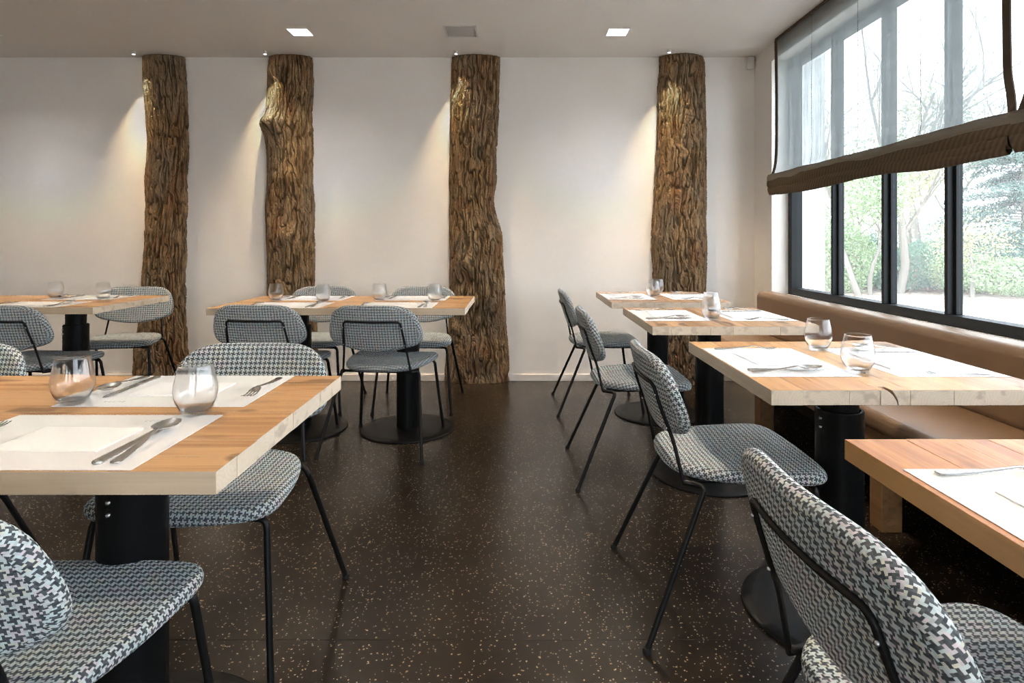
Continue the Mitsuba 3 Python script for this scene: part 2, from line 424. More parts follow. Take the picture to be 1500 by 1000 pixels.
from scipy.interpolate import PchipInterpolator
trunks = [
    ([(80, 203, 266), (100, 204, 268), (150, 207, 271), (200, 209, 273), (240, 208, 272), (262, 206, 271), (300, 208, 271), (350, 207, 269), (400, 203, 268), (450, 200, 268), (480, 197, 270), (510, 192, 272), (540, 190, 275), (562, 187, 277)],
     0.105, [(300, -0.2, -0.02, 0.05), (215, 0.5, 0.012, 0.05)], 'bark trunk flaring at its foot, leftmost on the wall, behind the far left table'),
    ([(80, 389, 455), (100, 388, 457), (130, 387, 457), (165, 386, 455), (185, 382, 456), (200, 384, 456), (225, 386, 457), (270, 386, 457), (300, 385, 459), (350, 386, 459), (400, 387, 459), (450, 386, 461), (500, 382, 464), (562, 376, 470)],
     0.11, [(120, -0.9, -0.035, 0.05), (182, -0.8, 0.055, 0.06), (108, -0.8, 0.03, 0.05), (262, 0.1, 0.03, 0.05), (345, 0.0, 0.025, 0.05), (400, 0.1, -0.02, 0.07), (195, -0.7, -0.03, 0.04)], 'knobbly bark trunk with two bulges lit near the top, second from the left'),
    ([(80, 661, 733), (100, 660, 733), (150, 658, 732), (200, 656, 730), (230, 657, 727), (260, 656, 728), (290, 657, 724), (310, 656, 727), (330, 657, 733), (350, 657, 737), (400, 657, 739), (450, 655, 742), (500, 653, 745), (530, 651, 746), (562, 650, 747)],
     0.105, [(130, -1.0, -0.03, 0.03), (412, -0.35, -0.035, 0.045), (385, -0.4, 0.02, 0.05), (480, -0.8, 0.03, 0.03), (480, 0.25, -0.05, 0.12), (545, 0.15, -0.04, 0.06)], 'thick bark trunk standing free in the middle of the wall, right of the long table'),
    ([(80, 966, 1033), (95, 966, 1036), (130, 963, 1037), (200, 962, 1038), (250, 960, 1038), (290, 958, 1038), (320, 956, 1037), (350, 954, 1038), (400, 957, 1038), (430, 957, 1038), (500, 954, 1040), (562, 949, 1045)],
     0.135, [(115, 0.5, -0.03, 0.05), (90, 0.1, 0.02, 0.05), (300, -0.6, 0.02, 0.05)], 'bark trunk at the right end of the wall behind the bench tables'),
]
for ti, (rows, depth, bumps, lb) in enumerate(trunks):
    ys = np.array([r[0] for r in rows], float)
    zz = np.array([pz(y) for y in ys])[::-1]
    lf = np.array([px(r[1]) for r in rows])[::-1]
    rt = np.array([px(r[2]) for r in rows])[::-1]
    Z = np.linspace(0.002, ZC - 0.001, 620)
    L = PchipInterpolator(zz, lf, extrapolate=True)(np.clip(Z, zz[0], zz[-1]))
    R = PchipInterpolator(zz, rt, extrapolate=True)(np.clip(Z, zz[0], zz[-1]))
    ph = np.linspace(-1.57, 1.57, 230)
    PH, ZZ = np.meshgrid(ph, Z)
    xc, a = ((L + R) / 2)[:, None], ((R - L) / 2)[:, None]
    dep = depth * (a / a.mean())
    S = PH * 0.19 + ti * 3.1
    q = np.stack([S, ZZ, 0 * S], -1)
    wv = meshkit.fbm(q * np.array([7, 4, 1]), 3, 3 + ti) - 0.5
    tilt = 0.15 * np.sin(ZZ * 1.7 + ti)
    sw = S + 0.045 * wv + 0.05 * tilt
    w2 = meshkit.fbm(q * np.array([28, 12, 1]), 2, 5 + ti) - 0.5
    sv = sw + 0.018 * w2
    n1 = np.abs(meshkit.noise(np.stack([sv / 0.0165, ZZ / 0.105 + 1.5 * wv, 0 * S], -1), 11 + ti) - 0.5) * 2
    n2 = np.abs(meshkit.noise(np.stack([sv / 0.0085 + 4, ZZ / 0.050 + 2 * w2, 0 * S], -1), 21 + ti) - 0.5) * 2
    sm = lambda lo, hi, x: (lambda t: t * t * (3 - 2 * t))(np.clip((x - lo) / (hi - lo), 0, 1))
    fis = 1 - sm(0.05, 0.34, n1)
    fis2 = 1 - sm(0.04, 0.30, n2)
    plate = meshkit.noise(np.stack([sv / 0.011 + 9, ZZ / 0.055, 0 * S], -1), 81 + ti)
    plate = np.floor(plate * 4) / 4
    fine = meshkit.fbm(q * np.array([210, 150, 1]), 2, 31 + ti) - 0.5
    big = meshkit.fbm(q * np.array([5, 3, 1]), 3, 41 + ti) - 0.5
    h = 0.004 - 0.010 * fis - 0.0055 * fis2 + 0.0085 * fine + 0.020 * big + 0.004 * plate
    for by, bp, amp, sz in bumps:
        h = h + amp * np.exp(-(((PH - bp) * 0.19) ** 2 + (ZZ - pz(by)) ** 2) / (2 * sz * sz))
    h = h - 0.010
    X = xc + (a + h) * np.sin(PH)
    Y = YB - 0.0005 - np.maximum(dep + h, 0.01) * np.cos(PH)
    V = np.stack([X, Y, ZZ], -1)
    tone = meshkit.fbm(q * np.array([50, 14, 1]), 3, 51 + ti)
    tone2 = meshkit.fbm(q * np.array([6, 4, 1]), 3, 61 + ti)
    tone3 = meshkit.fbm(q * np.array([8, 5, 1]) + 9, 3, 71 + ti)
    ss = lambda lo, hi, x: np.clip((x - lo) / (hi - lo), 0, 1)[..., None]
    C = np.array([0.17, 0.118, 0.072]) * (1 - ss(0.3, 0.7, tone)) + np.array([0.36, 0.265, 0.170]) * ss(0.3, 0.7, tone)
    C = C * (1 - 0.5 * ss(0.45, 0.65, tone2)) + np.array([0.27, 0.235, 0.19]) * 0.5 * ss(0.45, 0.65, tone2)
    C = C * (1 - 0.45 * ss(0.55, 0.7, tone3)) + np.array([0.24, 0.125, 0.07]) * 0.45 * ss(0.55, 0.7, tone3)
    C = C * np.array([0.84, 0.77, 0.68]) * (1 - 0.6 * np.clip(fis + 0.5 * fis2, 0, 1)[..., None])
    k = numbered('tree_trunk')
    m = grid_mesh(V[:, ::-1])
    add(k, mikit.ply(m, 'bark', True, color=C[:, ::-1].reshape(-1, 3)), label=lb, cat='tree trunk', group='bark trunks along the back wall')

# ------------------------------------------------------------------ chairs
def closed_spline(pts, n):
    from scipy.interpolate import CubicSpline
    p = np.array(pts + pts[:1], float)
    t = np.concatenate([[0], np.cumsum(np.linalg.norm(np.diff(p, axis=0), axis=1) ** 0.5)])
    c = CubicSpline(t, p, bc_type='periodic')
    dense = c(np.linspace(0, t[-1], 2000))[:-1]
    s = np.concatenate([[0], np.cumsum(np.linalg.norm(np.diff(np.vstack([dense, dense[:1]]), axis=0), axis=1))])
    u = np.linspace(0, s[-1], n + 1)[:-1]
    full = np.vstack([dense, dense[:1]])
    return np.stack([np.interp(u, s, full[:, 0]), np.interp(u, s, full[:, 1])], 1)


def pad(outline, t, e, dome, warp, n=96):
    """upholstered pad: outline (x, s) counter-clockwise, thickness t, rounded edge of depth e; warp maps (x, s, h) to space. Returns mesh and uv."""
    o = closed_spline(outline, n)
    d = np.roll(o, -1, 0) - np.roll(o, 1, 0)
    nn = np.stack([d[:, 1], -d[:, 0]], 1); nn /= np.linalg.norm(nn, axis=1, keepdims=True)
    c = o.mean(0)
    inner = o - nn * e
    P, U, F = [], [], []

    def rings(lst):
        base = sum(len(x) for x in P)
        for pos, hh, uv in lst:
            P.append(np.column_stack([pos, np.broadcast_to(hh, n)])); U.append(uv)
        k = np.arange(n)
        for i in range(len(lst) - 1):
            a, b = base + i * n + k, base + i * n + (k + 1) % n
            F.append(np.stack([a, a + n, b + n], 1)); F.append(np.stack([a, b + n, b], 1))

    top = []
    for s in (0.0005, 0.12, 0.25, 0.38, 0.5, 0.62, 0.73, 0.83, 0.92):
        pos = c + (inner - c) * s
        top.append((pos, t / 2 + dome * (1 - s * s), pos))
    for f in np.linspace(90, -90, 13):
        r = math.radians(f)
        pos = inner + nn * e * math.cos(r)
        top.append((pos, t / 2 * math.sin(r), inner + nn * (0.5 * (e + t / 2)) * math.radians(90 - f)))
    rings(top)
    bot = [(inner, -t / 2, inner)]
    for s in (0.9, 0.75, 0.6, 0.45, 0.3, 0.15, 0.0005):
        pos = c + (inner - c) * s
        bot.append((pos, -t / 2, pos))
    rings(bot)
    P, U, F = np.vstack(P), np.vstack(U), np.vstack(F)
    V = warp(P)
    m = trimesh.Trimesh(V, F, process=False)
    if m.volume < 0: m.invert()
    return m, U


LEAN = math.radians(16.5)
BC = np.array([0, -0.210, 0.654])           # centre of the backrest


def warp_back(P):
    x, s, hh = P[:, 0], P[:, 1], P[:, 2]
    f = hh + 0.58 * x * x + 0.3 * s * s
    y = BC[1] + f * math.cos(LEAN) - s * math.sin(LEAN)
    z = BC[2] + s * math.cos(LEAN) + f * math.sin(LEAN) * 0.35
    return np.stack([x, y, z], 1)


def sym(half):
    return half + [(-x, y) for x, y in half[::-1] if abs(x) > 1e-6]


back_out = [(0, 0.130), (-0.09, 0.130), (-0.155, 0.120), (-0.203, 0.085), (-0.227, 0.03), (-0.237, -0.025), (-0.230, -0.064), (-0.203, -0.090), (-0.145, -0.108), (-0.075, -0.124), (0, -0.130)]
back_out = back_out + [(-x, y) for x, y in back_out[::-1] if abs(x) > 1e-6]
back_out = [(1.055 * x, y) for x, y in back_out]
back_mesh, back_uv = pad(back_out, 0.036, 0.017, 0.004, warp_back)


def warp_seat(P):
    x, y, hh = P[:, 0], P[:, 1], P[:, 2]
    z = 0.4425 + hh + 0.10 * x * x - 0.012 * np.exp(-((y - 0.02) / 0.11) ** 2) * np.exp(-(x / 0.13) ** 2)
    z = z - 0.9 * np.maximum(y - 0.20, 0) ** 2 + 0.6 * np.maximum(-0.11 - y, 0) ** 2
    return np.stack([x, y, z], 1)


seat_out = [(0, -0.182), (0.065, -0.179), (0.118, -0.165), (0.160, -0.137), (0.194, -0.088), (0.216, -0.020), (0.231, 0.06), (0.239, 0.145), (0.238, 0.200), (0.213, 0.241), (0.15, 0.262), (0.07, 0.270), (0, 0.272)]
seat_out = seat_out + [(-x, y) for x, y in seat_out[::-1] if abs(x) > 1e-6]
seat_mesh, seat_uv = pad(seat_out, 0.036, 0.017, 0.004, warp_seat)
TR = 0.0073
TB = 0.0053


def onback(x, s, off=0.0):
    return warp_back(np.array([[x, s, -0.018 - off]]))[0]


upath = []
for sgn in (-1, 1):
    side = [np.array([sgn * 0.184, -0.150, 0.417]), onback(sgn * 0.168, -0.125, TB * 0.8), onback(sgn * 0.157, -0.02, TB * 0.8), onback(sgn * 0.150, 0.045, TB * 0.8)]
    upath.append(side)
cross = [onback(x, 0.045, TB * 0.8) for x in (-0.07, 0, 0.07)]
frame_path = fillet(upath[0] + cross + upath[1][::-1], 0.022)
back_frame = tube(frame_path, TB)


def rear_leg(s):
    return tube(fillet([(s * 0.1835, -0.152, 0.4235), (s * 0.186, -0.128, 0.4215), (s * 0.210, -0.098, 0.4205), (s * 0.275, -0.275, 0.006)], 0.028), TR + 0.0008)


def front_leg(s):
    return tube(fillet([(s * 0.165, 0.205, 0.4195), (s * 0.215, 0.207, 0.4195), (s * 0.252, 0.268, 0.006)], 0.045), TR + 0.0008)


seat_frame = cat_(tube([(-0.166, 0.205, 0.4195), (0, 0.205, 0.4195), (0.166, 0.205, 0.4195)], TR),
                  tube([(-0.16, -0.118, 0.4195), (-0.16, 0.205, 0.4195)], TR), tube([(0.16, -0.118, 0.4195), (0.16, 0.205, 0.4195)], TR),
                  tube([(-0.188, -0.122, 0.4205), (0, -0.122, 0.4205), (0.188, -0.122, 0.4205)], TR * 0.9),
                  cbox(-0.15, 0.15, -0.03, 0.18, 0.417, 0.424, 0.002))
glide = lathe([(0, 0), (0.011, 0), (0.012, 0.006), (0.0105, 0.016), (0, 0.016)], 14)
bolt = trimesh.creation.icosphere(2, 0.0038)
chair_parts = [('seat', mikit.ply(seat_mesh, 'houndstooth', True, uv=seat_uv)), ('backrest', mikit.ply(back_mesh, 'houndstooth', True, uv=back_uv)),
               ('back_frame', mikit.ply(back_frame, 'black_metal', True)), ('seat_frame', mikit.ply(seat_frame, 'black_metal', 35))]
leg_plys = [(mikit.ply(fn(s), 'black_metal', True), (s * gx, gy, 0)) for fn, gx, gy in ((front_leg, 0.252, 0.268), (rear_leg, 0.275, -0.275)) for s in (-1, 1)]
glide_mesh = glide
bolt_pts = [onback(s * xx, ss_, 1.8 * TB) for s in (-1, 1) for xx, ss_ in ((0.155, 0.012), (0.164, -0.085))]
bolt_plys = []
for b in bolt_pts:
    bm = bolt.copy(); bm.apply_translation(b); bolt_plys.append(mikit.ply(bm, 'bolt_steel', True))
glide_plys = []
for _, g in leg_plys:
    gm = glide_mesh.copy(); gm.apply_translation(g); glide_plys.append(mikit.ply(gm, 'black_rubber', 40))


def chair(x, y, heading, label, group='houndstooth dining chairs'):
    """heading: degrees clockwise from +y that the sitter faces"""
    k = numbered('dining_chair')
    at = xf((x, y, 0), -heading)
    for n, p in chair_parts: part(k, n, p, at)
    for (lp, _), gp in zip(leg_plys, glide_plys):
        l = part(k, 'leg', lp, at)
        part(l, 'glide', gp, at)
    for bp in bolt_plys: part(k, 'bolt', bp, at)
    note(k, label, 'chair', group)
    return k


chair(0.535, 4.05, 90, 'houndstooth chair at the bench table farthest from the viewer, against the wall side')
chair(0.545, 2.93, 90, 'houndstooth chair at the second bench table from the back wall')
chair(0.625, 1.89, 90, 'houndstooth chair at the third bench table, its warm-lit seat fully in view')
chair(0.617, 0.832, 87, 'large foreground houndstooth chair cut off by the bottom right corner')
chair(-1.335, 3.32, 4, 'houndstooth chair with its back to the viewer, left one in front of the long table')
chair(-0.712, 3.285, 6.8, 'houndstooth chair with its back to the viewer, right one in front of the long table')
chair(-1.375, 4.085, 180, 'houndstooth chair facing the viewer behind the long table, left one against the wall')
chair(-0.667, 4.085, 180, 'houndstooth chair facing the viewer behind the long table, beside the third trunk')
chair(-2.65, 3.30, 3, 'houndstooth chair with its back to the viewer, in front of the far left table')
chair(-2.65, 4.06, 167, 'houndstooth chair turned towards the viewer behind the far left table, before the first trunk')
chair(-0.837, 1.70, 180, 'houndstooth chair facing the viewer, tucked behind the foreground left table')
chair(-1.785, 1.70, 184, 'houndstooth chair of which only the right edge shows at the left picture border')
chair(-0.85, 0.97, 0, 'large foreground houndstooth chair in the bottom left corner')

# ------------------------------------------------------------------ tables
TT, TZ = 0.037, 0.75
sleeve = mikit.ply(lathe([(0, 0.012), (0.066, 0.012), (0.066, 0.606), (0.064, 0.61), (0.058, 0.61), (0.058, 0.60), (0, 0.60)], 40), 'black_base', 35)
inner = mikit.ply(lathe([(0, 0.59), (0.053, 0.59), (0.053, TZ - TT - 0.006), (0, TZ - TT - 0.006)], 40), 'black_base', 35)
disc = mikit.ply(lathe([(0, 0), (0.272, 0), (0.275, 0.003), (0.273, 0.008), (0.265, 0.012), (0.245, 0.013), (0.24, 0.0155), (0.09, 0.0175), (0, 0.0175)], 64), 'black_base', 40)
plate = mikit.ply(cbox(-0.17, 0.17, -0.17, 0.17, TZ - TT - 0.008, TZ - TT, 0.002), 'black_base')
tb = trimesh.creation.icosphere(2, 0.0055)
TABLE, CRACK = {}, 0.905


def table(tag, x0, x1, y0, y1, along_y, label, cols, tones):
    k = numbered('dining_table')
    r = np.random.RandomState(hash_(tag))
    lo, hi = (x0, x1) if along_y else (y0, y1)
    n = 8
    w = r.uniform(0.75, 1.25, n); w = np.concatenate([[0], np.cumsum(w / w.sum())]) * (hi - lo) + lo
    for i in range(n):
        a, b = w[i] + 0.00008, w[i + 1] - 0.00008
        dz = r.uniform(-0.0006, 0.0)
        e0, e1 = r.uniform(-0.0012, 0.0012, 2)
        m = cbox(a, b, y0 + e0, y1 + e1, TZ - TT, TZ + dz, 0.0007) if along_y else cbox(x0 + e0, x1 + e1, a, b, TZ - TT, TZ + dz, 0.0007)
        tone = f'{tones}_{r.randint(3)}'
        if tag == 'R3' and a < CRACK < b:
            cp = [(CRACK - 0.012, TZ + 0.002), (CRACK - 0.004, TZ - 0.004), (CRACK + 0.004, TZ - 0.013), (CRACK + 0.011, TZ - 0.026), (CRACK + 0.014, TZ - 0.04)]
            wd = [0.0075, 0.0045, 0.003, 0.002, 0.0012]
            poly = sg.Polygon([(x - q, z) for (x, z), q in zip(cp, wd)] + [(x + q, z) for (x, z), q in list(zip(cp, wd))[::-1]])
            m = trimesh.boolean.difference([m, extrude_y(poly, y0 - 0.01, y0 + 0.035)], engine='manifold')
        part(k, 'plank', mikit.ply(m, tone))
    for cx in cols:
        cy = (y0 + y1) / 2
        at = xf((cx, cy, 0))
        part(k, 'base', disc, at); part(k, 'sleeve', sleeve, at); part(k, 'column', inner, at); part(k, 'mounting_plate', plate, at)
        for zb in (0.585, 0.560):
            ang = math.radians({'NL': -97, 'R3': -165}.get(tag, -125))
            bm = tb.copy(); bm.apply_translation((cx + 0.066 * math.cos(ang), cy + 0.066 * math.sin(ang), zb))
            part(k, 'bolt', mikit.ply(bm, 'bolt_steel', True))
    note(k, label, 'table')
    TABLE[tag] = (x0, x1, y0, y1)


def hash_(s): return sum(ord(c) * (i + 7) for i, c in enumerate(s))


table('R1', 0.553, 1.253, 3.50, 4.20, True, 'small square oak table at the bench, farthest from the viewer', [0.903], 'wood_g')
table('R2', 0.568, 1.268, 2.515, 3.215, True, 'small square greyish oak table at the bench, second from the back wall', [0.918], 'wood_g')
table('R3', 0.612, 1.312, 1.446, 2.14, True, 'square oak bench table with cracked front edge, third from the back wall', [0.962], 'wood_y')
table('R4', 0.595, 1.295, 0.39, 1.09, True, 'square oak bench table cut off by the right edge, nearest to the viewer', [0.945], 'wood_o')
table('M', -1.65, -0.275, 3.19, 3.90, False, 'long oak table with four settings in the middle, left of the third trunk', [-1.28, -0.642], 'wood_x')
table('FL', -3.68, -2.28, 3.23, 3.94, False, 'long oak table at the far left in front of the first trunk', [-3.33, -2.63], 'wood_x')
table('NL', -1.87, -0.468, 0.937, 1.60, False, 'large foreground oak table at the left with its corner towards the aisle', [-1.52, -0.81], 'wood_x')

# ------------------------------------------------------------------ tableware
def strip(stations, m=9, c_round=True):
    """stations: (s, half width, z, cup, thickness) along +y; returns closed mesh"""
    v = np.linspace(-1, 1, m)
    st = np.array(stations, float)
    top, bot = np.zeros((len(st), m, 3)), np.zeros((len(st), m, 3))
    for i, (s, w, z, c, t) in enumerate(st):
        rd = np.sqrt(np.clip(1 - v ** 4, 0, 1)) * 0.9 + 0.1
        zc = z + c * v * v
        top[i] = np.stack([w * v, 0 * v + s, zc + t / 2 * rd], 1)
        bot[i] = np.stack([w * v, 0 * v + s, zc - t / 2 * rd], 1)
    return slab(top, bot)


def handle(L, z0, z1, w0=0.010, w1=0.0035, t=0.0035):
    out = [(0.0, 0.002, z0, 0, 0.001), (0.002, w0 * 0.7, z0, 0, t), (0.006, w0 * 0.93, z0, 0, t)]
    for u in np.linspace(0.1, 1, 9):
        out.append((L * u, w0 + (w1 - w0) * u ** 0.9, z0 + (z1 - z0) * u * u, 0, t * (1 - 0.15 * u)))
    return out


def make_knife():
    st = handle(0.105, 0.003, 0.003, 0.010, 0.0072, 0.006)
    st += [(0.108, 0.0075, 0.003, 0, 0.004), (0.115, 0.0088, 0.003, 0, 0.0022), (0.15, 0.0098, 0.003, 0, 0.0018), (0.18, 0.0095, 0.003, 0, 0.0016), (0.198, 0.0070, 0.003, 0, 0.0013), (0.208, 0.0035, 0.003, 0, 0.001), (0.212, 0.0008, 0.003, 0, 0.0006)]
    return strip(st)


def make_spoon():
    st = handle(0.130, 0.003, 0.013)
    for u in np.linspace(0.04, 1, 14):
        w = 0.0215 * math.sqrt(max(1 - (2 * min(u, 0.999) ** 0.92 - 1) ** 2, 0.0)) + 0.0006
        w = max(w, 0.0036 * (1 - u) + 0.0006)
        dip = 0.0095 * math.sin(math.pi * min(u * 1.02, 1)) ** 0.8
        st.append((0.130 + 0.066 * u, w, 0.013 - dip - 0.003 * u, dip * 0.9, 0.0016))
    return strip(st, 13)


def make_fork():
    st = handle(0.125, 0.003, 0.012)
    st += [(0.132, 0.0055, 0.0125, 0, 0.0024), (0.140, 0.0105, 0.0105, 0.0006, 0.002), (0.150, 0.0125, 0.0075, 0.001, 0.0018), (0.158, 0.0127, 0.0062, 0.001, 0.0018)]
    ms = [strip(st)]
    for x in (-0.0107, -0.0036, 0.0036, 0.0107):
        t = strip([(0.156, 0.0021, 0.0066, 0, 0.0018), (0.170, 0.0019, 0.0042, 0, 0.0017), (0.185, 0.0016, 0.0040, 0, 0.0015), (0.197, 0.0012, 0.0062, 0, 0.0013), (0.200, 0.0005, 0.0070, 0, 0.0008)], 5)
        t.apply_translation((x, 0, 0)); ms.append(t)
    return cat_(ms)


knife_ply, spoon_ply, fork_ply = (mikit.ply(f(), 'steel', 50) for f in (make_knife, make_spoon, make_fork))
from scipy.interpolate import PchipInterpolator
gz = [0.0, 0.002, 0.006, 0.014, 0.021, 0.030, 0.040, 0.047, 0.056, 0.072, 0.088, 0.1015]
gr = [0.0275, 0.0300, 0.0325, 0.0385, 0.0425, 0.0470, 0.0500, 0.0506, 0.0498, 0.0468, 0.0430, 0.0394]
_f = PchipInterpolator(gz, gr)
_zo = np.concatenate([np.linspace(0, 0.006, 4)[:-1], np.linspace(0.006, 0.1015, 30)])
_ro = _f(_zo)
_t = np.interp(_zo, [0, 0.012, 0.03, 0.06, 0.1015], [0.004, 0.004, 0.0020, 0.0014, 0.0010])
keep = _zo >= 0.011
_in = np.stack([(_ro - _t)[keep], _zo[keep]], 1)[::-1]
_ro = _ro * 0.84
_in = _in * np.array([0.84, 1])
GP = np.vstack([[(0, 0.0008), (0.017, 0.0004)], np.stack([_ro, _zo], 1), [(_ro[-1] - 0.0003, 0.1021), (_ro[-1] - 0.0008, 0.1021)], _in, [(0.023, 0.0092), (0.015, 0.0082), (0, 0.0080)]])
tumbler_ply = mikit.ply(lathe(GP, 64), 'glassware', 45)
paper_m = box(-0.21, 0.21, 0.0, 0.297, 0.0, 0.0006)
paper_ply = mikit.ply(paper_m, 'paper')


def make_napkin(w, d, seed):
    n, m = 15, 11
    u, v = np.meshgrid(np.linspace(-w / 2, w / 2, n), np.linspace(0, d, m), indexing='ij')
    pnt = np.stack([u * 30, v * 30, 0 * u + seed], -1)
    wob = (meshkit.fbm(pnt, 3, seed) - 0.5)
    lift = 0.0036 + 0.003 * wob + 0.0022 * np.clip(v / d, 0, 1)
    edge = np.minimum(np.minimum(u + w / 2, w / 2 - u), np.minimum(v, d - v))
    top = np.stack([u + 0.004 * wob, v + 0.004 * np.roll(wob, 3, 0), np.maximum(lift, 0.0012) * (0.6 + 0.4 * np.clip(edge / 0.012, 0, 1))], -1)
    bot = top.copy(); bot[..., 2] = 0.0
    return mikit.ply(slab(top, bot), 'napkin_paper', 40)


napkins = {s: make_napkin(s[0], s[1], i + 3) for i, s in enumerate(((0.19, 0.125), (0.20, 0.19)))}
dots_ply = mikit.ply(cat_(*[box(0.075 + 0.010 * i, 0.075 + 0.010 * i + 0.0052, 0.252 + 0.006 * j, 0.2532 + 0.006 * j, 0.0006, 0.00075) for i in range(5) for j in range(2)]), 'ink')


def setting(x, y, rz, where, nap=(0.19, 0.125), glass=(0.175, 0.335), napo=(0.0, 0.085), fork=(-0.185, 0.035, 0), knife=(0.139, 0.020, 0), spoon=(0.169, 0.020, 3.2)):
    """a place setting; local +y points away from the diner, the origin on the table edge"""
    z = TZ
    base = xf((x, y, z), rz)
    mk = numbered('placemat')
    if dots_ply:
        part(mk, 'sheet', paper_ply, base); part(mk, 'print', dots_ply, base, kind='stuff')
    note(mk, f'white paper placemat {where}', 'placemat', 'paper placemats')
    loc = lambda u, v, w, a=0, rx=0: T(base).translate([u, v, w]).rotate([0, 0, 1], a).rotate([1, 0, 0], rx)
    add(numbered('napkin'), napkins[nap], loc(napo[0], napo[1], 0.0007, rng.uniform(-2, 2)), f'folded white paper napkin {where}', 'napkin', 'paper napkins')
    add(numbered('fork'), fork_ply, loc(fork[0], fork[1], 0.0007, fork[2]), f'steel fork {where}', 'fork', 'steel forks')
    add(numbered('knife'), knife_ply, loc(knife[0], knife[1], 0.0007, knife[2]), f'steel table knife {where}', 'knife', 'steel knives')
    add(numbered('spoon'), spoon_ply, loc(spoon[0], spoon[1], 0.0012, spoon[2], 2.2), f'steel spoon {where}', 'spoon', 'steel spoons')
    if glass:
        add(numbered('tumbler'), tumbler_ply, loc(glass[0], glass[1], 0.0008), f'clear tumbler {where}', 'glass', 'clear tumblers')


RN = dict(nap=(0.20, 0.19), napo=(-0.02, 0.075))
for tag, nm in (('R1', 'the farthest bench table'), ('R2', 'the second bench table'), ('R3', 'the third bench table')):
    x0, x1, y0, y1 = TABLE[tag]; yc = {'R1': 3.86, 'R2': 2.895, 'R3': 1.795}[tag]
    gl = {'R1': ((0.04, 0.31), (0.18, 0.30)), 'R2': ((0.165, 0.312), (0.10, 0.295)), 'R3': ((0.155, 0.315), (0.18, 0.315))}[tag]
    setting(x0 + 0.004, yc, -90, f'on the chair side of {nm}', glass=gl[0], **RN)
    setting(x1 - 0.006, yc, 90, f'on the bench side of {nm}', glass=gl[1], **RN)
setting(TABLE['R4'][0] + 0.012, 0.735, -90, 'on the nearest bench table at the right edge', glass=None, **RN)
setting(-0.662, 3.195, 0, 'on the near side of the middle table, right place', glass=(0.176, 0.36))
setting(-1.266, 3.195, 0, 'on the near side of the middle table, left place', glass=(0.13, 0.33))
setting(-0.640, 3.895, 180, 'on the wall side of the middle table, right place', glass=(0.182, 0.30))
setting(-1.260, 3.895, 180, 'on the wall side of the middle table, left place', glass=(0.182, 0.30))
setting(-2.70, 3.235, 0, 'on the near side of the far left table', glass=(0.17, 0.44))
setting(-2.68, 3.935, 180, 'on the wall side of the far left table', glass=(0.18, 0.21))
setting(-0.814, 0.941, 0, 'on the near side of the foreground left table', glass=(0.148, 0.305), napo=(0.005, 0.08))
setting(-0.800, 1.596, 180, 'on the wall side of the foreground left table', glass=(0.180, 0.27))

# ------------------------------------------------------------------ bench along the window
k = numbered('bench')
BY0, BY1 = -1.6, 4.34
part(k, 'seat_cushion', mikit.ply(extrude_y(rrect(1.365, 1.80, 0.375, 0.455, 0.032), BY0, BY1), 'leatherette', 40), label='tan leatherette seat cushion')
part(k, 'back_cushion', mikit.ply(extrude_y(rrect(1.735, 1.879, 0.44, 0.742, 0.042), BY0, BY1), 'leatherette', 40), label='tan leatherette back cushion')
part(k, 'seat_frame', mikit.ply(cbox(1.385, 1.80, BY0 + 0.01, BY1 - 0.01, 0.315, 0.376, 0.003), 'wood_frame'), label='oak seat frame')
part(k, 'back_panel', mikit.ply(cbox(1.82, 1.878, BY0 + 0.01, BY1 - 0.01, 0.0, 0.44, 0.003), 'dark_panel'), label='dark panel under the seat')
for y in (3.46, 2.32, 1.18, 0.04, -1.1):
    part(k, 'leg', mikit.ply(cbox(1.385, 1.465, y - 0.04, y + 0.04, 0, 0.316, 0.003), 'wood_frame'))
note(k, 'long tan upholstered bench on oak posts under the window', 'bench')

